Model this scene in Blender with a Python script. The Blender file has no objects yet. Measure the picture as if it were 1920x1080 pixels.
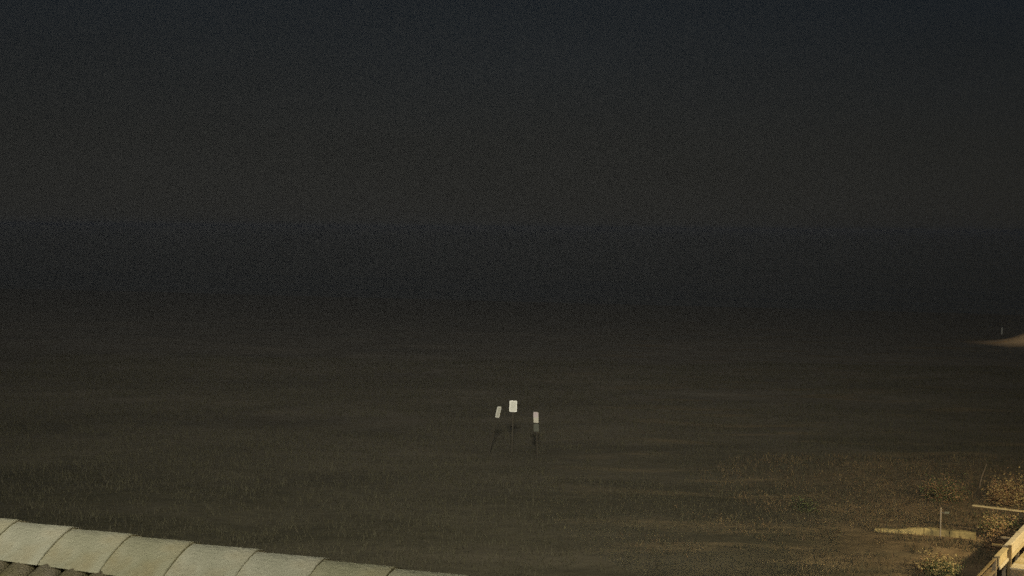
import bpy, bmesh, math, random
import numpy as np
from mathutils import Vector, Matrix, noise

random.seed(7)
R = np.random.default_rng(11)
C = bpy.context.scene.collection
sc = bpy.context.scene
rad = math.radians

# ------------------------------------------------------------------ camera
H = 9.2
cam_d = bpy.data.cameras.new('camera')
cam = bpy.data.objects.new('camera', cam_d); C.objects.link(cam)
cam_d.sensor_width = 36.0
cam_d.lens = 36.0 * 2700 / 1920
cam_d.clip_start = 0.1
cam_d.clip_end = 60000
_p = math.atan(114 / 2700)
cam.matrix_world = Matrix.Translation((0, 0, H)) @ Matrix.Rotation(math.pi / 2 - _p, 4, 'X') @ Matrix.Rotation(16 / 1920, 4, 'Z')
sc.camera = cam

# ------------------------------------------------------------------ night sky
MOON_EL, MOON_ROT = rad(34), rad(205)
world = bpy.data.worlds.new('World'); sc.world = world
world.use_nodes = True
nt = world.node_tree
for n in list(nt.nodes): nt.nodes.remove(n)
def wn(t, **k):
    n = nt.nodes.new(t)
    for a, v in k.items(): setattr(n, a, v)
    return n
sky = wn('ShaderNodeTexSky', sky_type='NISHITA', sun_disc=False, sun_elevation=MOON_EL, sun_rotation=MOON_ROT, air_density=1.0, dust_density=1.5)
bg1 = wn('ShaderNodeBackground'); bg1.inputs['Strength'].default_value = 0.0004
nt.links.new(sky.outputs[0], bg1.inputs[0])
# night airglow: a little bluer and brighter away from the horizon, with very faint thin cloud
tc = wn('ShaderNodeTexCoord'); sp = wn('ShaderNodeSeparateXYZ')
nt.links.new(tc.outputs['Generated'], sp.inputs[0])
ramp = wn('ShaderNodeValToRGB')
e = ramp.color_ramp.elements
e[0].position = 0.0; e[0].color = (0.0130, 0.0132, 0.0130, 1)
e[1].position = 0.35; e[1].color = (0.0070, 0.0105, 0.0185, 1)
m = ramp.color_ramp.elements.new(0.06); m.color = (0.0100, 0.0108, 0.0114, 1)
m = ramp.color_ramp.elements.new(0.15); m.color = (0.0058, 0.0096, 0.0145, 1)
nt.links.new(sp.outputs['Z'], ramp.inputs[0])
cl = wn('ShaderNodeTexNoise'); cl.inputs['Scale'].default_value = 3.5; cl.inputs['Detail'].default_value = 5
mp = wn('ShaderNodeMapping'); mp.inputs['Scale'].default_value = (1, 1, 3.5)
nt.links.new(tc.outputs['Generated'], mp.inputs[0]); nt.links.new(mp.outputs[0], cl.inputs[0])
mr = wn('ShaderNodeMapRange'); mr.inputs[1].default_value = .3; mr.inputs[2].default_value = .7; mr.inputs[3].default_value = .50; mr.inputs[4].default_value = .72
nt.links.new(cl.outputs[0], mr.inputs[0])
bg2 = wn('ShaderNodeBackground'); nt.links.new(ramp.outputs[0], bg2.inputs[0]); nt.links.new(mr.outputs[0], bg2.inputs[1])
add = wn('ShaderNodeAddShader'); wo = wn('ShaderNodeOutputWorld')
nt.links.new(bg1.outputs[0], add.inputs[0]); nt.links.new(bg2.outputs[0], add.inputs[1]); nt.links.new(add.outputs[0], wo.inputs[0])

# moon (the one sun lamp, turned down to night)
ml = bpy.data.lights.new('moon', 'SUN'); ml.energy = 0.055; ml.angle = rad(0.5); ml.color = (0.93, 0.96, 1.0)
mo = bpy.data.objects.new('moon', ml); C.objects.link(mo)
_sd = Vector((math.sin(MOON_ROT) * math.cos(MOON_EL), math.cos(MOON_ROT) * math.cos(MOON_EL), math.sin(MOON_EL)))
mo.rotation_euler = _sd.to_track_quat('Z', 'Y').to_euler()

# lamps that light the place: floodlight and wall lamp on the building behind the camera, path lamp, far beach lamp
FLOOD = dict(loc=(0.2, -6.0, 18.0), aim=(-6.5, 66, 13.0), power=138000, cone=66, blend=1.0, col=(1.0, 0.95, 0.80), r=1.7)
SPILL = dict(loc=(-6.5, -2.0, 12.5), aim=(-1.4, 7.5, 7.3), power=2050, cone=50, blend=0.8, col=(1.0, 0.96, 0.68), r=0.25)
PATH = dict(loc=(18.6, 34.0, 5.6), power=4300, col=(1.0, 0.81, 0.45), r=0.14)
FAR = dict(loc=(49.0, 119.0, 6.2), aim=(46.4, 121.4, 0.8), power=2100, cone=60, blend=0.9, col=(1.0, 0.72, 0.42), r=0.10)
sc.view_settings.view_transform = 'Standard'
sc.view_settings.look = 'None'
sc.view_settings.gamma = 1.0
sc.view_settings.use_curve_mapping = False
sc.view_settings.exposure = 0.0
sc.render.dither_intensity = 1.0
cy = sc.cycles
cy.max_bounces = 4; cy.diffuse_bounces = 2; cy.glossy_bounces = 2; cy.volume_bounces = 0
cy.use_denoising = False
cy.use_adaptive_sampling = True; cy.adaptive_threshold = 0.04; cy.adaptive_min_samples = 20
cy.sample_clamp_indirect = 2.0

# ------------------------------------------------------------------ helpers
def mat(name, col, rough=0.85, col2=None, scale=5.0, bump=0.0, bscale=None, detail=6, spec=0.3, coord='Object', stops=(0.35, 0.65), col3=None, scale3=0.5):
    m = bpy.data.materials.new(name); m.use_nodes = True
    n = m.node_tree; b = n.nodes['Principled BSDF']
    b.inputs['Roughness'].default_value = rough
    b.inputs['Specular IOR Level'].default_value = spec
    t = n.nodes.new('ShaderNodeTexCoord')
    if col2 is not None:
        nz = n.nodes.new('ShaderNodeTexNoise'); nz.inputs['Scale'].default_value = scale; nz.inputs['Detail'].default_value = detail
        n.links.new(t.outputs[coord], nz.inputs['Vector'])
        r = n.nodes.new('ShaderNodeValToRGB')
        r.color_ramp.elements[0].position = stops[0]; r.color_ramp.elements[0].color = (*col, 1)
        r.color_ramp.elements[1].position = stops[1]; r.color_ramp.elements[1].color = (*col2, 1)
        n.links.new(nz.outputs[0], r.inputs[0])
        out = r.outputs[0]
        if col3 is not None:
            n3 = n.nodes.new('ShaderNodeTexNoise'); n3.inputs['Scale'].default_value = scale3; n3.inputs['Detail'].default_value = 5
            n.links.new(t.outputs[coord], n3.inputs['Vector'])
            r3 = n.nodes.new('ShaderNodeMapRange'); r3.inputs[1].default_value = .5; r3.inputs[2].default_value = .68
            n.links.new(n3.outputs[0], r3.inputs[0])
            mx = n.nodes.new('ShaderNodeMixRGB'); mx.inputs[2].default_value = (*col3, 1)
            n.links.new(r3.outputs[0], mx.inputs[0]); n.links.new(out, mx.inputs[1]); out = mx.outputs[0]
        n.links.new(out, b.inputs['Base Color'])
    else:
        b.inputs['Base Color'].default_value = (*col, 1)
    if bump:
        nb = n.nodes.new('ShaderNodeTexNoise'); nb.inputs['Scale'].default_value = bscale or scale * 4; nb.inputs['Detail'].default_value = 6
        n.links.new(t.outputs[coord], nb.inputs['Vector'])
        bp = n.nodes.new('ShaderNodeBump'); bp.inputs['Strength'].default_value = bump; bp.inputs['Distance'].default_value = 0.02
        n.links.new(nb.outputs[0], bp.inputs['Height']); n.links.new(bp.outputs[0], b.inputs['Normal'])
    return m

def vary(m, amount=0.12):
    """per-object tint, so alike pieces differ a little the way weathered pieces do"""
    n = m.node_tree; b = n.nodes['Principled BSDF']
    src = b.inputs['Base Color'].links[0].from_socket
    oi = n.nodes.new('ShaderNodeObjectInfo'); hs = n.nodes.new('ShaderNodeHueSaturation')
    r = n.nodes.new('ShaderNodeMapRange'); r.inputs[3].default_value = 1 - amount; r.inputs[4].default_value = 1 + amount
    n.links.new(oi.outputs['Random'], r.inputs[0]); n.links.new(r.outputs[0], hs.inputs['Value'])
    r2 = n.nodes.new('ShaderNodeMapRange'); r2.inputs[3].default_value = 1.25; r2.inputs[4].default_value = 0.75
    n.links.new(oi.outputs['Random'], r2.inputs[0]); n.links.new(r2.outputs[0], hs.inputs['Saturation'])
    n.links.new(src, hs.inputs['Color']); n.links.new(hs.outputs[0], b.inputs['Base Color'])
    return m

def mesh_obj(name, verts, faces, m, parent=None, smooth=False):
    me = bpy.data.meshes.new(name); me.from_pydata([tuple(v) for v in verts], [], faces); me.update()
    if smooth:
        for p in me.polygons: p.use_smooth = True
    if m: me.materials.append(m)
    o = bpy.data.objects.new(name, me); C.objects.link(o)
    if parent: o.parent = parent
    return o

def bm_obj(name, bm, m, parent=None, smooth=False):
    bmesh.ops.recalc_face_normals(bm, faces=bm.faces)
    me = bpy.data.meshes.new(name); bm.to_mesh(me); bm.free()
    if smooth:
        for p in me.polygons: p.use_smooth = True
    if m: me.materials.append(m)
    o = bpy.data.objects.new(name, me); C.objects.link(o)
    if parent: o.parent = parent
    return o

def box_bm(bm, c, s, M=None, bevel=0.0):
    r = bmesh.ops.create_cube(bm, size=1.0)
    vs = r['verts']
    for v in vs: v.co = Vector((v.co.x * s[0], v.co.y * s[1], v.co.z * s[2])) 
    if bevel:
        es = list({e for v in vs for e in v.link_edges})
        g = bmesh.ops.bevel(bm, geom=es, offset=bevel, segments=2, affect='EDGES', profile=0.6)
        vs = list({v for f in g['faces'] for v in f.verts} | {v for v in vs if v.is_valid})
    for v in vs:
        v.co = v.co + Vector(c)
        if M is not None: v.co = M @ v.co
    return vs

def box(name, c, s, m, parent=None, M=None, bevel=0.0):
    bm = bmesh.new(); box_bm(bm, c, s, M, bevel); return bm_obj(name, bm, m, parent)

def empty(name, loc, label, cat, group=None, rz=0.0):
    o = bpy.data.objects.new(name, None); C.objects.link(o)
    o.location = loc; o.rotation_euler = (0, 0, rz); o.empty_display_size = 0.2
    o['label'] = label; o['category'] = cat
    if group: o['group'] = group
    return o

def tube(bm, pts, radii, seg=8):
    rings = []
    for i, p in enumerate(pts):
        p = Vector(p)
        d = (Vector(pts[min(i + 1, len(pts) - 1)]) - Vector(pts[max(i - 1, 0)])).normalized()
        a = d.orthogonal().normalized(); b = d.cross(a)
        rings.append([bm.verts.new(p + radii[i] * (math.cos(2 * math.pi * k / seg) * a + math.sin(2 * math.pi * k / seg) * b)) for k in range(seg)])
    for r0, r1 in zip(rings, rings[1:]):
        for k in range(seg): bm.faces.new((r0[k], r0[(k + 1) % seg], r1[(k + 1) % seg], r1[k]))
    bm.faces.new(rings[0][::-1]); bm.faces.new(rings[-1])

# ------------------------------------------------------------------ materials
M_tile = vary(mat('cream_ridge_tile', (0.46, 0.45, 0.34), 0.85, (0.58, 0.56, 0.44), 5.0, 0.45, 45, col3=(0.47, 0.41, 0.27), scale3=3.0), 0.12)
M_field = vary(mat('weathered_roof_tile', (0.14, 0.126, 0.05), 0.9, (0.22, 0.20, 0.095), 14, 0.5, 70, col3=(0.29, 0.25, 0.18), scale3=6), 0.12)
M_mortar = mat('grey_mortar', (0.16, 0.14, 0.07), 0.95, (0.22, 0.19, 0.10), 20, 0.4, 80)
M_stucco = mat('stucco', (0.52, 0.48, 0.40), 0.9, (0.6, 0.56, 0.47), 3, 0.3, 90)
M_sign = mat('sign_white', (0.80, 0.80, 0.74), 0.5, (0.74, 0.74, 0.67), 12)
M_signg = mat('sign_grey_print', (0.44, 0.44, 0.39), 0.5, (0.66, 0.66, 0.59), 30)
M_pink = mat('sign_pink', (0.60, 0.52, 0.51), 0.5, (0.54, 0.46, 0.455), 14)
M_cream = mat('sign_cream', (0.62, 0.59, 0.48), 0.5, (0.56, 0.53, 0.43), 14)
M_signback = mat('sign_green_grey', (0.125, 0.128, 0.10), 0.6, (0.095, 0.098, 0.075), 14)
M_metal = mat('grey_metal', (0.09, 0.09, 0.085), 0.45, (0.12, 0.12, 0.11), 30)
M_post = mat('weathered_post', (0.036, 0.031, 0.021), 0.9, (0.050, 0.042, 0.028), 18, 0.5, 50)
M_wood = vary(mat('pale_deck_wood', (0.42, 0.34, 0.20), 0.8, (0.52, 0.43, 0.27), 7, 0.4, 40), 0.12)
M_wooddk = vary(mat('dark_and_shaded_wood', (0.17, 0.13, 0.075), 0.85, (0.26, 0.20, 0.12), 9, 0.4, 40), 0.12)
M_stone = mat('sandy_concrete', (0.42, 0.325, 0.14), 0.9, (0.29, 0.225, 0.10), 5, 0.6, 22, col3=(0.16, 0.13, 0.06), scale3=2.2)
M_leafr = mat('dry_red_leaf', (0.17, 0.095, 0.045), 0.7, (0.27, 0.165, 0.08), 2.5)
M_leafy = mat('dry_yellow_leaf', (0.29, 0.215, 0.09), 0.7, (0.42, 0.32, 0.14), 2.5)
M_leafg = mat('green_leaf', (0.055, 0.07, 0.025), 0.7, (0.095, 0.11, 0.04), 2.5)
M_twig = mat('twig', (0.10, 0.075, 0.05), 0.9, (0.16, 0.12, 0.08), 9)
M_pole = mat('bleached_stick', (0.30, 0.25, 0.19), 0.9, (0.22, 0.18, 0.13), 9)
M_lamp = mat('lamp_housing', (0.05, 0.05, 0.05), 0.5, (0.06, 0.06, 0.06), 9)

# ------------------------------------------------------------------ ground
def hgt(x, y):
    s = y + 0.35 * x
    z = 0.0 if s < 92 else -(s - 92) * 1.2 / 110
    if s > 202: z = -1.2 - (s - 202) * 0.03
    z = max(z, -5.0)
    md = ((x - 46.6) / 3.3) ** 2 + ((y - 123.0) / 5.0) ** 2           # the low sand mound lit at the right
    if md < 2.5: z += 2.0 * math.exp(-md * 1.5) * (1 + 0.45 * noise.noise((x * 0.45, y * 0.5, 2.2))) + 0.12 * math.exp(-md) * noise.noise((x * 1.1, y * 1.1, 6.0))
    k = max(0.0, min(1.0, (s - 20) / 20)) * max(0.0, min(1.0, (190 - s) / 60))
    z += k * (0.16 * noise.noise((x * 0.11, y * 0.11, 3.1)) + 0.09 * noise.noise((x * 0.34, y * 0.30, 8.7)))
    return z

xs = [-9000, -4000, -1500, -500, -200, -110] + list(np.arange(-70, 90.01, 0.6)) + [130, 220, 500, 1500, 4000, 9000]
ys = [-2000, -400, -100, -30] + list(np.arange(0, 30, 3.0)) + list(np.arange(30, 80, 0.6)) + list(np.arange(80, 240, 1.6)) + [260, 320, 500, 1200, 4000, 20000]
gv = [(x, y, hgt(x, y)) for y in ys for x in xs]
nx = len(xs)
gf = [(j * nx + i, j * nx + i + 1, (j + 1) * nx + i + 1, (j + 1) * nx + i) for j in range(len(ys) - 1) for i in range(nx - 1)]
M_ground = bpy.data.materials.new('sand_and_dune'); M_ground.use_nodes = True
n = M_ground.node_tree; b = n.nodes['Principled BSDF']; b.inputs['Roughness'].default_value = 0.95; b.inputs['Specular IOR Level'].default_value = 0.1
t = n.nodes.new('ShaderNodeTexCoord')
def nz(scale, detail=6, sx=1.0):
    q = n.nodes.new('ShaderNodeTexNoise'); q.inputs['Scale'].default_value = scale; q.inputs['Detail'].default_value = detail
    mpp = n.nodes.new('ShaderNodeMapping'); mpp.inputs['Scale'].default_value = (sx, 1, 1); mpp.inputs['Rotation'].default_value = (0, 0, 0.42)
    n.links.new(t.outputs['Object'], mpp.inputs[0]); n.links.new(mpp.outputs[0], q.inputs['Vector']); return q
def rampn(src, a, ca, bb, cb):
    r = n.nodes.new('ShaderNodeValToRGB'); r.color_ramp.elements[0].position = a; r.color_ramp.elements[0].color = (*ca, 1)
    r.color_ramp.elements[1].position = bb; r.color_ramp.elements[1].color = (*cb, 1); n.links.new(src, r.inputs[0]); return r
sand = rampn(nz(0.7, 9, 0.35).outputs[0], 0.35, (0.215, 0.185, 0.135), 0.66, (0.31, 0.265, 0.195))
veg = rampn(nz(1.6, 9, 0.6).outputs[0], 0.34, (0.046, 0.043, 0.025), 0.68, (0.071, 0.065, 0.038))
sx_ = n.nodes.new('ShaderNodeSeparateXYZ'); n.links.new(t.outputs['Object'], sx_.inputs[0])
ma = n.nodes.new('ShaderNodeMath'); ma.operation = 'MULTIPLY_ADD'; ma.inputs[1].default_value = 0.35
n.links.new(sx_.outputs['X'], ma.inputs[0]); n.links.new(sx_.outputs['Y'], ma.inputs[2])
edge = nz(0.10, 5, 0.5); me_ = n.nodes.new('ShaderNodeMath'); me_.operation = 'MULTIPLY_ADD'; me_.inputs[1].default_value = 70
n.links.new(edge.outputs[0], me_.inputs[0]); n.links.new(ma.outputs[0], me_.inputs[2])
mk = n.nodes.new('ShaderNodeMapRange'); mk.inputs[1].default_value = 72; mk.inputs[2].default_value = 138
n.links.new(me_.outputs[0], mk.inputs[0])
mx = n.nodes.new('ShaderNodeMixRGB'); n.links.new(mk.outputs[0], mx.inputs[0]); n.links.new(veg.outputs[0], mx.inputs[1]); n.links.new(sand.outputs[0], mx.inputs[2])
stk = nz(0.55, 7, 0.28); sm = n.nodes.new('ShaderNodeMapRange'); sm.inputs[1].default_value = 0.53; sm.inputs[2].default_value = 0.66
n.links.new(stk.outputs[0], sm.inputs[0])
xm = n.nodes.new('ShaderNodeMapRange'); xm.inputs[1].default_value = 1; xm.inputs[2].default_value = 10; n.links.new(sx_.outputs['X'], xm.inputs[0])
sxm = n.nodes.new('ShaderNodeMath'); sxm.operation = 'MULTIPLY'; n.links.new(sm.outputs[0], sxm.inputs[0]); n.links.new(xm.outputs[0], sxm.inputs[1])
ms = n.nodes.new('ShaderNodeMixRGB'); ms.inputs[2].default_value = (0.27, 0.205, 0.115, 1)
n.links.new(sxm.outputs[0], ms.inputs[0]); n.links.new(mx.outputs[0], ms.inputs[1]); mx = ms
# lamplight put into the colour of earth around the walkway, ragged at its edge
en = nz(0.5, 8, 0.6); ea = n.nodes.new('ShaderNodeMath'); ea.operation = 'MULTIPLY_ADD'; ea.inputs[1].default_value = 9.0
n.links.new(en.outputs[0], ea.inputs[0]); n.links.new(sx_.outputs['X'], ea.inputs[2])
ex = n.nodes.new('ShaderNodeMapRange'); ex.inputs[1].default_value = 12.5; ex.inputs[2].default_value = 18.5; n.links.new(ea.outputs[0], ex.inputs[0])
ey = n.nodes.new('ShaderNodeMapRange'); ey.inputs[1].default_value = 60; ey.inputs[2].default_value = 48; n.links.new(sx_.outputs['Y'], ey.inputs[0])
em = n.nodes.new('ShaderNodeMath'); em.operation = 'MULTIPLY'; n.links.new(ex.outputs[0], em.inputs[0]); n.links.new(ey.outputs[0], em.inputs[1])
lit_earth = rampn(nz(2.2, 9, 0.7).outputs[0], 0.33, (0.17, 0.115, 0.062), 0.67, (0.33, 0.235, 0.13))
me2 = n.nodes.new('ShaderNodeMixRGB'); n.links.new(em.outputs[0], me2.inputs[0]); n.links.new(mx.outputs[0], me2.inputs[1]); n.links.new(lit_earth.outputs[0], me2.inputs[2]); mx = me2
wet = n.nodes.new('ShaderNodeMapRange'); wet.inputs[1].default_value = 130; wet.inputs[2].default_value = 205; n.links.new(ma.outputs[0], wet.inputs[0])
mw = n.nodes.new('ShaderNodeMixRGB'); mw.inputs[2].default_value = (0.20, 0.175, 0.14, 1)
n.links.new(wet.outputs[0], mw.inputs[0]); n.links.new(mx.outputs[0], mw.inputs[1]); n.links.new(mw.outputs[0], b.inputs['Base Color'])
bn = nz(3.0, 10); bp = n.nodes.new('ShaderNodeBump'); bp.inputs['Strength'].default_value = 0.5; bp.inputs['Distance'].default_value = 0.07
n.links.new(bn.outputs[0], bp.inputs['Height']); n.links.new(bp.outputs[0], b.inputs['Normal'])
ground = mesh_obj('ground', gv, gf, M_ground, smooth=True); ground['kind'] = 'structure'

# sea, with a swell that is real relief near the shore
M_sea = bpy.data.materials.new('sea_water'); M_sea.use_nodes = True
n = M_sea.node_tree; b = n.nodes['Principled BSDF']
b.inputs['Base Color'].default_value = (0.030, 0.027, 0.022, 1); b.inputs['Roughness'].default_value = 0.16; b.inputs['IOR'].default_value = 1.33
t = n.nodes.new('ShaderNodeTexCoord')
w1 = nz(0.30, 8, 0.35); bp = n.nodes.new('ShaderNodeBump'); bp.inputs['Strength'].default_value = 0.8; bp.inputs['Distance'].default_value = 0.35
n.links.new(w1.outputs[0], bp.inputs['Height']); n.links.new(bp.outputs[0], b.inputs['Normal'])
sxs = [-15000, -6000, -2000, -700, -300] + list(np.arange(-160, 200, 4.0)) + [300, 700, 2000, 6000, 15000]
srel = [-8, -4, -2] + list(np.arange(0, 90, 1.5)) + list(np.arange(90, 260, 6)) + [300, 400, 600, 1000, 2000, 5000, 12000, 30000]
sv = []
for r_ in srel:
    for x in sxs:
        a = 0.22 * min(1, max(0, (r_ + 2) / 25)) if r_ < 260 else 0.0
        ph = r_ * 0.33 + 1.6 * noise.noise((x * 0.012, r_ * 0.01, 1.0)) * 2
        z = -1.2 + a * (math.sin(ph) ** 3) * (0.6 + 0.5 * noise.noise((x * 0.03, r_ * 0.05, 5.0)))
        sv.append((x, max(202 - 0.35 * max(-400, min(400, x)) + r_, -50), z))
nsx = len(sxs)
sf = [(j * nsx + i, j * nsx + i + 1, (j + 1) * nsx + i + 1, (j + 1) * nsx + i) for j in range(len(srel) - 1) for i in range(nsx - 1)]
sea = mesh_obj('sea', sv, sf, M_sea, smooth=True); sea['kind'] = 'structure'

# ------------------------------------------------------------------ dune grass (uncountable)
def grass(name, N, area, hmin, hmax, wmin, wmax, mats, lean=0.5, keep=None, clump=0.0):
    x = R.uniform(area[0], area[1], N); y = R.uniform(area[2], area[3], N)
    if clump:
        k = N // 14
        cx = R.uniform(area[0], area[1], k); cy_ = R.uniform(area[2], area[3], k)
        i = R.integers(0, k, N); x = cx[i] + R.normal(0, clump, N); y = cy_[i] + R.normal(0, clump, N)
    if keep is not None:
        q = np.array([keep(a, b_) for a, b_ in zip(x, y)]); x = x[q]; y = y[q]
    N = len(x)
    z = np.array([hgt(a, b_) for a, b_ in zip(x, y)]) - 0.02
    h = R.uniform(hmin, hmax, N); w = R.uniform(wmin, wmax, N); a = R.uniform(0, 2 * np.pi, N); l = R.uniform(0, lean, N) * h; la = R.uniform(0, 2 * np.pi, N)
    V = np.zeros((N, 3, 3))
    V[:, 0] = np.stack([x - np.cos(a) * w / 2, y - np.sin(a) * w / 2, z], 1)
    V[:, 1] = np.stack([x + np.cos(a) * w / 2, y + np.sin(a) * w / 2, z], 1)
    V[:, 2] = np.stack([x + np.cos(la) * l, y + np.sin(la) * l, z + h], 1)
    F = np.arange(N * 3).reshape(N, 3)
    me = bpy.data.meshes.new(name)
    me.vertices.add(N * 3); me.vertices.foreach_set('co', V.reshape(-1))
    me.loops.add(N * 3); me.loops.foreach_set('vertex_index', F.reshape(-1).astype(np.int32))
    me.polygons.add(N); me.polygons.foreach_set('loop_start', (np.arange(N) * 3).astype(np.int32))
    me.polygons.foreach_set('loop_total', np.full(N, 3, np.int32))
    for m_ in mats: me.materials.append(m_)
    me.polygons.foreach_set('material_index', R.integers(0, len(mats), N).astype(np.int32))
    me.update(); me.validate()
    o = bpy.data.objects.new(name, me); C.objects.link(o); o['kind'] = 'stuff'
    return o
M_g1 = mat('grass_olive', (0.042, 0.039, 0.020), 0.8, (0.060, 0.055, 0.028), 1.2)
M_g2 = mat('grass_dry', (0.058, 0.051, 0.029), 0.8, (0.045, 0.040, 0.023), 1.2)
M_g3 = mat('grass_brown', (0.12, 0.078, 0.040), 0.8, (0.09, 0.062, 0.034), 1.2)
M_g4 = mat('grass_straw', (0.17, 0.125, 0.06), 0.8, (0.13, 0.095, 0.045), 1.2)
def dune_keep(x, y):
    if (x - 12.9) * 0.876 - (y - 37.2) * 0.482 > -0.25 and y < 44: return False
    q_ = (x - 10.7) * 0.425 + (y - 44.1) * 0.905
    if -0.42 < q_ < 0.16 and 11.4 < x < 14.0 and random.random() < 0.80: return False
    return noise.noise((x * 0.16, y * 0.16, 0.4)) + 0.5 * noise.noise((x * 1.3, y * 1.3, 4.4)) > -0.42
g = grass('dune_grass', 330000, (-32, 36, 34, 100), 0.04, 0.24, 0.012, 0.03, [M_g1, M_g2, M_g1], 0.9, dune_keep, 0.45)
def dry_keep(x, y):
    return dune_keep(x, y) and noise.noise((x * 0.5, y * 0.25, 7.7)) * 0.9 + min(1, max(0, (x - 3.5) / 9)) - 0.25 > random.random() * 0.9
g = grass('dry_grass', 48000, (3, 21, 36.5, 58), 0.03, 0.22, 0.014, 0.035, [M_g3, M_g2, M_g4], 1.3, dry_keep, 0.16)

# ------------------------------------------------------------------ thin night haze, added to lift the dark tones and carry grain
HAZE = 0.00031
M_haze = bpy.data.materials.new('haze'); M_haze.use_nodes = True
n = M_haze.node_tree
for q in list(n.nodes): n.nodes.remove(q)
pv = n.nodes.new('ShaderNodeVolumePrincipled'); pv.inputs['Color'].default_value = (0.90, 0.92, 0.94, 1); pv.inputs['Density'].default_value = HAZE
pv.inputs['Anisotropy'].default_value = 0.0
om = n.nodes.new('ShaderNodeOutputMaterial'); n.links.new(pv.outputs[0], om.inputs['Volume'])
hz = box('haze', (0, 14000, 3.75), (32000, 35000, 21.5), M_haze); hz['kind'] = 'stuff'

# ------------------------------------------------------------------ roofed wing with ridge tiles
A = Vector((-3.024, 8.47, 0)); ra = Vector((0.905, -0.425, 0)).normalized(); rn = Vector((-ra.y * -1 * -1, 0, 0))
rn = Vector((ra.y, -ra.x, 0))                       # towards the camera side
RZ = 7.448
S0, S1 = -1.60, 5.20
wing = empty('roofed_wing', (A + ra * ((S0 + S1) / 2)).to_tuple()[:2] + (0,), 'low building wing below the camera, its roof ridge capped with cream rounded tiles', 'building')
inv = Matrix.Translation(wing.location).inverted()
def loc(s, nn, z): return inv @ (A + ra * s + rn * nn + Vector((0, 0, z)))
SL = math.tan(rad(24)); RUN = 2.6; ZB = RZ - 0.105     # deck apex just under the caps
roof_v = []; 
for s in (S0, S1):
    for nn, z in ((-RUN, ZB - RUN * SL), (0, ZB), (RUN, ZB - RUN * SL), (RUN, ZB - RUN * SL - 0.16), (0, ZB - 0.16), (-RUN, ZB - RUN * SL - 0.16)):
        roof_v.append(loc(s, nn, z))
roof_f = [(0, 1, 7, 6), (1, 2, 8, 7), (2, 3, 9, 8), (3, 4, 10, 9), (4, 5, 11, 10), (5, 0, 6, 11), (0, 5, 4, 1), (1, 4, 3, 2), (6, 7, 10, 11), (7, 8, 9, 10)]
roof = mesh_obj('roof', roof_v, roof_f, M_mortar, wing)
# walls under the roof
W_ = RUN - 0.35
wv = []
for s in (S0 + .3, S1 - .3):
    for nn, z in ((-W_, -0.3), (-W_, ZB - W_ * SL - 0.17), (0, ZB - 0.17), (W_, ZB - W_ * SL - 0.17), (W_, -0.3)):
        wv.append(loc(s, nn, z))
mesh_obj('wall', wv, [(0, 1, 2, 3, 4), (9, 8, 7, 6, 5), (0, 5, 6, 1), (4, 3, 8, 9), (1, 6, 7, 2), (2, 7, 8, 3)], M_stucco, wing)
# ridge caps: low barrel, wider at the end that laps over the next one
E_ = 0.425
def cap_mesh(seed):
    rr = random.Random(seed)
    hw0, hw1 = 0.280, 0.292; r0, r1 = 0.152, 0.163; L = E_ + 0.05; N = 14
    V = []; F = []
    def prof(hw, rise, off): 
        o = []
        for k in range(N + 1):
            u = math.cos(math.pi * k / N)
            o.append((u * (hw - off), (1 - abs(u) ** 1.45) * (rise - off)))
        return o
    st = [(0.0, 0), (0.012, 0.004), (L * .5, .004), (L - 0.012, 0.004), (L, 0)]
    for off in (0.0, 0.022):
        for x, rd in st:
            f_ = x / L; hw = hw0 + (hw1 - hw0) * f_; rs = r0 + (r1 - r0) * f_
            for px, pz in prof(hw, rs, off + (0.004 if (rd == 0 and off == 0) else 0)):
                V.append((x, px, pz + rr.uniform(-.0012, .0012)))
    m_ = N + 1; ns = len(st)
    for layer in range(2):
        for j in range(ns - 1):
            for k in range(N):
                a_ = layer * ns * m_ + j * m_ + k
                q = (a_, a_ + 1, a_ + m_ + 1, a_ + m_)
                F.append(q if layer == 0 else q[::-1])
    for j in (0, ns - 1):
        for k in range(N):
            a_ = j * m_ + k; b_ = ns * m_ + a_
            F.append((a_, b_, b_ + 1, a_ + 1))
    for j in range(ns - 1):
        for k in (0, N):
            a_ = j * m_ + k; b_ = ns * m_ + a_
            F.append((a_, a_ + m_, b_ + m_, b_))
    me = bpy.data.meshes.new('ridge_tile'); me.from_pydata(V, [], F); me.update()
    for p in me.polygons: p.use_smooth = True
    me.materials.append(M_tile); return me
caps = [cap_mesh(k) for k in range(3)]
rot = Matrix(((ra.x, rn.x, 0), (ra.y, rn.y, 0), (0, 0, 1))).to_4x4()
# joint positions along the ridge (the measured ones, then evenly on both sides)
k = 0; s = 0.14 - 4 * E_
rt = random.Random(3)
while s < S1 - 0.1:
    o = bpy.data.objects.new('ridge_tile', caps[k % 3]); C.objects.link(o); o.parent = roof
    tilt = math.atan2(-0.010, E_)
    jit = Matrix.Rotation(rt.uniform(-.016, .016), 4, 'Z') @ Matrix.Rotation(rt.uniform(-.012, .012), 4, 'X')
    o.matrix_local = Matrix.Translation(loc(s - 0.05, rt.uniform(-.006, .006), RZ - 0.155 - 0.004)) @ rot @ jit @ Matrix.Rotation(tilt * 0.35, 4, 'Y')
    s += E_; k += 1
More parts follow.
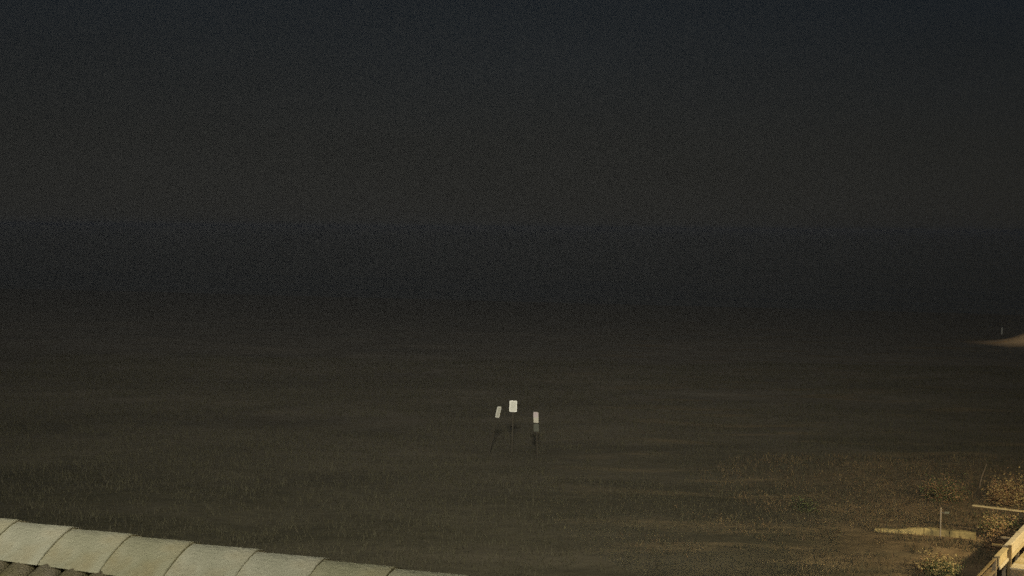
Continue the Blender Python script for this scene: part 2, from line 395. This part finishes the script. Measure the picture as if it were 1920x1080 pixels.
# field tiles: barrel courses running down both slopes, first two courses each a piece
def pan_mesh():
    bm = bmesh.new(); N = 8; L = 0.44
    pr = [(math.cos(math.pi * q / N), math.sin(math.pi * q / N)) for q in range(N + 1)]
    rows = []
    for x, r_ in ((0, 0.085), (L, 0.102)):
        rows.append([bm.verts.new((c_ * r_, x, s_ * r_ * 0.75)) for c_, s_ in pr])
        rows.append([bm.verts.new((c_ * (r_ - .014), x, s_ * (r_ - .014) * 0.75)) for c_, s_ in pr])
    o0, i0, o1, i1 = rows
    for q in range(N):
        bm.faces.new((o0[q], o0[q + 1], o1[q + 1], o1[q])); bm.faces.new((i0[q + 1], i0[q], i1[q], i1[q + 1]))
        bm.faces.new((o0[q + 1], o0[q], i0[q], i0[q + 1])); bm.faces.new((o1[q], o1[q + 1], i1[q + 1], i1[q]))
    for q in (0, N): bm.faces.new((o0[q], o1[q], i1[q], i0[q]))
    bmesh.ops.recalc_face_normals(bm, faces=bm.faces)
    me = bpy.data.meshes.new('roof_tile'); bm.to_mesh(me); bm.free()
    for p in me.polygons: p.use_smooth = True
    me.materials.append(M_field); return me
pm = pan_mesh()
ang = math.atan(SL)
for side in (1, -1):
    rotf = Matrix(((ra.x * side, rn.x * side * math.cos(ang), rn.x * side * math.sin(ang)), (ra.y * side, rn.y * side * math.cos(ang), rn.y * side * math.sin(ang)), (0, -math.sin(ang), math.cos(ang)))).to_4x4()
    ncol = int((S1 - S0) / 0.190)
    for c_ in range(ncol):
        for row in range(6 if side == 1 else 3):
            d = 0.16 + row * 0.40
            nn = d * math.cos(ang); 
            o = bpy.data.objects.new('roof_tile', pm); C.objects.link(o); o.parent = roof
            o.matrix_local = Matrix.Translation(loc(S0 + 0.13 + c_ * 0.190 + rt.uniform(-.006, .006), nn * side, ZB - nn * SL + 0.012)) @ rotf @ Matrix.Rotation(-0.035, 4, 'X')

# ------------------------------------------------------------------ three signs on posts
def sign(name, x, y, w, h, top, label, face_az, lean=0.0, mats=None, lower=False, side=0.0):
    z0 = hgt(x, y)
    o = empty(name, (x, y, z0), label, 'sign', 'signs on posts in the dune grass')
    o.rotation_euler = (Matrix.Rotation(side, 3, 'Y') @ Matrix.Rotation(face_az, 3, 'Z')).to_euler()
    M = Matrix.Rotation(lean, 4, 'Y')
    bm = bmesh.new(); box_bm(bm, (0, 0.035, (top - 0.05) / 2 - 0.15), (0.05, 0.045, top - 0.05 + 0.3), M, 0.006); bm_obj('post', bm, M_post, o)
    # rounded panel
    def rpanel(nm, cz, w_, h_, r_, y0, y1, m_, par):
        bm = bmesh.new(); P = []
        for cx, cz_, a0 in ((w_ / 2 - r_, h_ / 2 - r_, 0), (-w_ / 2 + r_, h_ / 2 - r_, 90), (-w_ / 2 + r_, -h_ / 2 + r_, 180), (w_ / 2 - r_, -h_ / 2 + r_, 270)):
            for q in range(5):
                a_ = rad(a0 + q * 22.5); P.append((cx + r_ * math.cos(a_), cz_ + r_ * math.sin(a_)))
        f_ = [bm.verts.new(M @ Vector((px, y0, cz + pz))) for px, pz in P]; b_ = [bm.verts.new(M @ Vector((px, y1, cz + pz))) for px, pz in P]
        bm.faces.new(f_); bm.faces.new(b_[::-1])
        for q in range(len(P)): bm.faces.new((f_[q], b_[q], b_[(q + 1) % len(P)], f_[(q + 1) % len(P)]))
        return bm_obj(nm, bm, m_, par)
    mats = mats or (M_sign, M_signg)
    cz = top - h / 2
    pnl = rpanel('panel', cz, w, h, 0.045, 0.0, 0.010, mats[0], o)
    if len(mats) == 2:
        rpanel('printed_field', cz, w - 0.07, h - 0.08, 0.02, -0.003, -0.0005, mats[1], pnl)
    else:
        rpanel('upper_half', cz + h * .235, w - 0.012, h * .50, 0.02, -0.003, -0.0005, mats[2], pnl)
    if lower:
        rpanel('lower_panel', cz - h / 2 - 0.04 - 0.15, w * 1.05, 0.30, 0.02, 0.0, 0.010, M_signback, o)
    for q in (-1, 1):
        bm = bmesh.new(); c0 = M @ Vector((0, -0.006, cz + q * h * .38)); 
        bmesh.ops.create_cone(bm, cap_ends=True, segments=8, radius1=.008, radius2=.008, depth=.008, matrix=Matrix.Translation(c0) @ Matrix.Rotation(math.pi / 2, 4, 'X'))
        bm_obj('bolt', bm, M_metal, pnl)
    return o
sign('warning_sign', 0.05, 58.0, 0.305, 0.455, 2.13, 'upright white sign panel facing the camera squarely, the tallest of three on dune posts', 0.0, 0.02)
sign('warning_sign', -0.86, 57.4, 0.26, 0.45, 2.03, 'narrow white sign turned half edge on, tilted beside the square white sign', rad(52), 0.0, None, False, 0.20)
sign('notice_sign', 1.03, 55.95, 0.24, 0.42, 1.93, 'half turned sign, pink above cream, with a dim lower panel on its post', rad(-38), -0.04, (M_cream, M_cream, M_pink), True)

# ------------------------------------------------------------------ low wall half buried in the dune
B0 = Vector((11.2, 43.87, 0)); B1 = Vector((13.9, 42.6, 0)); bd = (B1 - B0).normalized(); bn_ = Vector((bd.y, -bd.x, 0))
bw = empty('low_kerb_wall', ((B0 + B1) / 2).to_tuple(), 'low sandy concrete kerb wall half sunk in grass beneath the thin upright post', 'wall')
bi = Matrix.Translation(bw.location).inverted()
L = (B1 - B0).length; nseg = 4; gap = 0.012
for q in range(nseg):
    l0, l1 = q * L / nseg + gap, (q + 1) * L / nseg - gap
    V = []; F = []
    st = np.linspace(l0, l1, 6)
    prof = [(0.13, -0.3), (0.13, 0.20), (0.10, 0.245), (-0.08, 0.25), (-0.13, 0.21), (-0.13, -0.3)]
    for a_ in st:
        base = hgt(*(B0 + bd * a_).to_tuple()[:2])
        ht = (0.34 + 0.42 * min(1, a_ / 1.5)) * (1 + 0.22 * noise.noise((a_ * 1.7, 0.3, 5.5)))
        for pn, pz in prof:
            jn = 0.012 * noise.noise((a_ * 3, pn * 9, pz * 9))
            V.append(bi @ (B0 + bd * a_ + bn_ * (pn + jn) + Vector((0, 0, base + (pz * ht if pz > 0 else pz) + jn))))
    for i in range(5):
        for k in range(5): F.append((i * 6 + k, i * 6 + k + 1, (i + 1) * 6 + k + 1, (i + 1) * 6 + k))
    F.append(tuple(range(6))); F.append(tuple(range(35, 29, -1)))
    o = mesh_obj('kerb_stone', V, F, M_stone, bw)
    bm = bmesh.new(); bm.from_mesh(o.data); bmesh.ops.recalc_face_normals(bm, faces=bm.faces); bm.to_mesh(o.data); bm.free()

# thin upright post with a tiny tag
px, py = 12.88, 42.75; pz = hgt(px, py)
tp = empty('thin_post', (px, py, pz), 'thin upright metal post standing in front of the low kerb wall', 'post')
bm = bmesh.new(); tube(bm, [(0, 0, -.3), (0, 0, .86), (0, 0, .90)], [.022, .022, .012], 8); bm_obj('pole', bm, M_pole, tp)
box('tag', (0.18, -0.005, 0.74), (0.14, 0.008, 0.06), M_signback, tp, None, .003)
box('tag_arm', (0.065, 0.0, 0.74), (0.09, 0.012, 0.012), M_metal, tp)

# rail fence
rf0 = Vector((14.05, 43.40, 0)); rf1 = Vector((17.6, 40.75, 0))
rd = (rf1 - rf0).normalized(); zf = hgt(rf0.x, rf0.y)
rf = empty('rail_fence', (rf0.x, rf0.y, zf), 'single pale handrail on posts running out of the bushes above the walkway', 'fence')
fi = Matrix.Translation(rf.location).inverted(); rang = math.atan2(rd.y, rd.x)
Lr = (rf1 - rf0).length
for q in range(3):
    p = rf0 + rd * (1.45 + q * (Lr - 1.55) / 2); zz = hgt(p.x, p.y)
    bm = bmesh.new(); box_bm(bm, (0, 0, 0), (.09, .09, 1.13), fi @ Matrix.Translation((p.x, p.y, zz + .295)) @ Matrix.Rotation(rang, 4, 'Z'), .006); bm_obj('post', bm, M_post, rf)
bm = bmesh.new(); mid = rf0 + rd * Lr / 2
box_bm(bm, (0, 0, 0), (Lr, .14, .038), fi @ Matrix.Translation((mid.x, mid.y, 0.885)) @ Matrix.Rotation(rang, 4, 'Z'), .006); bm_obj('rail', bm, M_wood, rf)

# ------------------------------------------------------------------ wooden walkway with guard boards
wd = Vector((0.482, 0.876, 0)).normalized(); wr = Vector((wd.y, -wd.x, 0))      # along, right
P0 = Vector((12.285, 36.048, 0))
wk = empty('wooden_walkway', (P0.x, P0.y, 0), 'pale timber walkway with a boarded guard rail along its seaward left edge, lit by lamp', 'walkway')
wi = Matrix.Translation(wk.location).inverted()
wrot = Matrix(((wd.x, wr.x, 0), (wd.y, wr.y, 0), (0, 0, 1))).to_4x4()
def wbox(name, s0, s1, n0, n1, z0, z1, m_, bev=.006, par=wk, tilt=0.0):
    M = wi @ Matrix.Translation(P0 + wd * (s0 + s1) / 2 + wr * (n0 + n1) / 2 + Vector((0, 0, (z0 + z1) / 2))) @ wrot @ Matrix.Rotation(tilt, 4, 'Y')
    bm = bmesh.new(); box_bm(bm, (0, 0, 0), (abs(s1 - s0), abs(n1 - n0), z1 - z0), M, bev); return bm_obj(name, bm, m_, par)
DW = 1.7
# upper deck planks lie across the walkway
s = 1.15; 
while s < 9.5:
    wbox('plank', s, s + 0.138, 0.14, DW + 0.14 + rt.uniform(-.02, .02), 0.46 + rt.uniform(-.003, .003), 0.50, M_wood); s += 0.146
s = -0.28                                          # lower landing, a step down
while s < 1.0:
    wbox('plank', s, s + 0.138, 0.42, DW + 0.14 + rt.uniform(-.02, .02), 0.24 + rt.uniform(-.003, .003), 0.28, M_wood); s += 0.146
wbox('joist', 1.12, 9.5, 0.17, 0.21, 0.25, 0.458, M_wooddk); wbox('joist', 1.12, 9.5, DW + .03, DW + .07, 0.25, 0.458, M_wooddk)
wbox('riser', 1.10, 1.135, 0.16, DW + 0.12, 0.285, 0.457, M_wooddk)
wbox('joist', -0.30, 1.08, 0.46, 0.50, -0.1, 0.236, M_wooddk); wbox('joist', -0.30, 1.08, DW + .03, DW + .07, -0.1, 0.236, M_wooddk)
# guard posts
for sp_, top in ((-2.9, .97), (-0.13, .97), (1.28, 1.02), (3.2, 1.03), (5.1, 1.03), (7.0, 1.03), (8.9, 1.03)):
    wbox('guard_post', sp_ - .05, sp_ + .05, -0.07, 0.03, -0.3, top, M_wooddk)
# rails: boards in the lit sections, thin rails on the lower section, its shade put into darker wood
wbox('guard_board', 0.04, 1.12, 0.034, 0.072, 0.72, 0.965, M_wood)
wbox('top_rail', 0.0, 1.14, -0.05, 0.10, 0.968, 1.006, M_wood)
wbox('lower_rail', 0.0, 1.14, 0.074, 0.112, 0.665, 0.745, M_wood)
wbox('guard_post', 1.18, 1.30, 0.075, 0.16, 0.20, 1.06, M_wooddk)
wbox('lower_rail', 1.42, 9.0, 0.074, 0.112, 0.62, 0.70, M_wood)
wbox('guard_board', 1.44, 9.0, 0.034, 0.072, 0.66, 0.985, M_wood)
wbox('top_rail', 1.36, 9.0, -0.05, 0.10, 0.988, 1.028, M_wood)
wbox('top_rail', -3.0, -0.22, -0.03, 0.03, 0.955, 0.995, M_wooddk)
wbox('lower_rail', -3.0, -0.22, -0.03, 0.03, 0.64, 0.68, M_wooddk)
wbox('cross_arm', 1.55, 1.65, -0.40, -0.055, 0.93, 0.975, M_wooddk)
wbox('cross_arm', 2.55, 2.65, -0.34, -0.055, 0.94, 0.985, M_wooddk)

# ------------------------------------------------------------------ shrubs
def shrub(x, y, w, h, nleaf, mats, label, seed, leaf=0.034, cat='shrub'):
    nleaf = int(nleaf * 1.8)
    rr = np.random.default_rng(seed); z = hgt(x, y)
    o = empty('shrub', (x, y, z), label, cat, 'bushes among the dune grass')
    bm = bmesh.new(); tips = []
    for q in range(9):
        a_ = rr.uniform(0, 6.28); rr_ = rr.uniform(.1, .5) * w
        tip = Vector((math.cos(a_) * rr_, math.sin(a_) * rr_, h * rr.uniform(.6, 1.0)))
        midp = tip * 0.5 + Vector((rr.normal(0, .05), rr.normal(0, .05), 0)); tips.append((midp, tip))
        tube(bm, [(0, 0, -.1), midp, tip], [.016, .010, .004], 5)
    bm_obj('stem', bm, M_twig, o)
    V = []; F = []; mi = []
    for q in range(nleaf):
        mp_, tip = tips[rr.integers(0, len(tips))]
        f_ = rr.uniform(0.1, 1.08); c_ = (mp_.lerp(tip, f_)) + Vector(rr.normal(0, 0.16 * w, 3)) * Vector((1, 1, .6)).x
        c_.z = abs(c_.z) * min(1.0, 1.0)
        u = Vector(rr.normal(0, 1, 3)).normalized(); v = u.orthogonal().normalized()
        l_ = leaf * rr.uniform(.6, 1.5)
        i = len(V); V += [c_ - u * l_, c_ + v * l_ * .42, c_ + u * l_, c_ - v * l_ * .42]; F.append((i, i + 1, i + 2, i + 3)); mi.append(int(rr.integers(0, len(mats))))
    fo = mesh_obj('foliage', V, F, None, o); fo['kind'] = 'stuff'
    for m_ in mats: fo.data.materials.append(m_)
    for p, k in zip(fo.data.polygons, mi): p.material_index = k
    return o
shrub(17.9, 48.2, 1.8, 0.74, 2200, [M_leafy, M_leafr, M_leafy], 'largest yellow brown bush at the right edge beyond the handrail', 1)
shrub(16.8, 48.4, 1.3, 0.50, 1500, [M_leafr, M_leafr, M_leafy], 'rusty red low bush beside the largest yellow bush', 2)
shrub(14.8, 48.9, 1.4, 0.45, 1100, [M_leafr, M_leafg], 'small dull red bush under the leaning stick', 3)
shrub(14.75, 42.6, 1.1, 0.55, 1100, [M_leafr, M_leafy, M_leafg], 'brown bush under the near end of the handrail', 4)
shrub(15.6, 42.0, 1.2, 0.45, 900, [M_leafg, M_leafg, M_leafr], 'grey green bush below the handrail beside the walkway', 5)
shrub(14.2, 40.6, 1.2, 0.35, 1000, [M_leafr, M_leafr, M_g3], 'low reddish brown scrub between kerb wall and walkway', 6)
shrub(11.6, 38.5, 1.0, 0.34, 800, [M_leafy, M_g4, M_leafr, M_g4], 'yellow tuft bush at the bottom edge left of the walkway', 7)
shrub(11.5, 37.7, 0.8, 0.38, 800, [M_leafg, M_leafg, M_leafy], 'green clump at the bottom edge below the yellow tuft', 8)
shrub(9.6, 46.6, 0.8, 0.26, 500, [M_g1, M_leafg, M_g1], 'dark low bush behind the sunken end of the kerb wall', 9)

# leaning stick
x, y = 16.95, 51.2; z = hgt(x, y)
bm = bmesh.new(); tube(bm, [(0, 0, -.15), (.12, .02, .40), (.30, .05, .86)], [.030, .024, .014], 7)
st = bm_obj('leaning_stick', bm, M_twig); st.location = (x - .2, y, z); st['label'] = 'thin bleached stick leaning above the rusty bushes'; st['category'] = 'stick'

# white marker post at the far lit sand
x, y = 47.28, 138.6; z = hgt(x, y)
mk_ = empty('marker_post', (x, y, z), 'tiny white marker post on the dark beach beside the lit sand patch', 'post')
bm = bmesh.new(); box_bm(bm, (0, 0, .16), (.09, .09, .92), None, .008); bm_obj('post', bm, M_sign, mk_)
bm = bmesh.new(); box_bm(bm, (0, 0, .64), (.12, .12, .03), None, .006); bm_obj('post_cap', bm, M_sign, mk_)

# ------------------------------------------------------------------ lamps
def spot(name, d, loc_=None):
    l = bpy.data.lights.new(name, 'SPOT'); l.energy = d['power']; l.color = d['col']; l.spot_size = rad(d['cone']); l.spot_blend = d['blend']; l.shadow_soft_size = d['r']
    o = bpy.data.objects.new(name, l); C.objects.link(o); o.location = d['loc']
    o.rotation_euler = (Vector(d['loc']) - Vector(d['aim'])).to_track_quat('Z', 'Y').to_euler(); return o
spot('flood_lamp', FLOOD); spot('spill_lamp', SPILL); spot('far_lamp', FAR)
l = bpy.data.lights.new('path_lamp', 'POINT'); l.energy = PATH['power']; l.color = PATH['col']; l.shadow_soft_size = PATH['r']
o = bpy.data.objects.new('path_lamp', l); C.objects.link(o); o.location = PATH['loc']
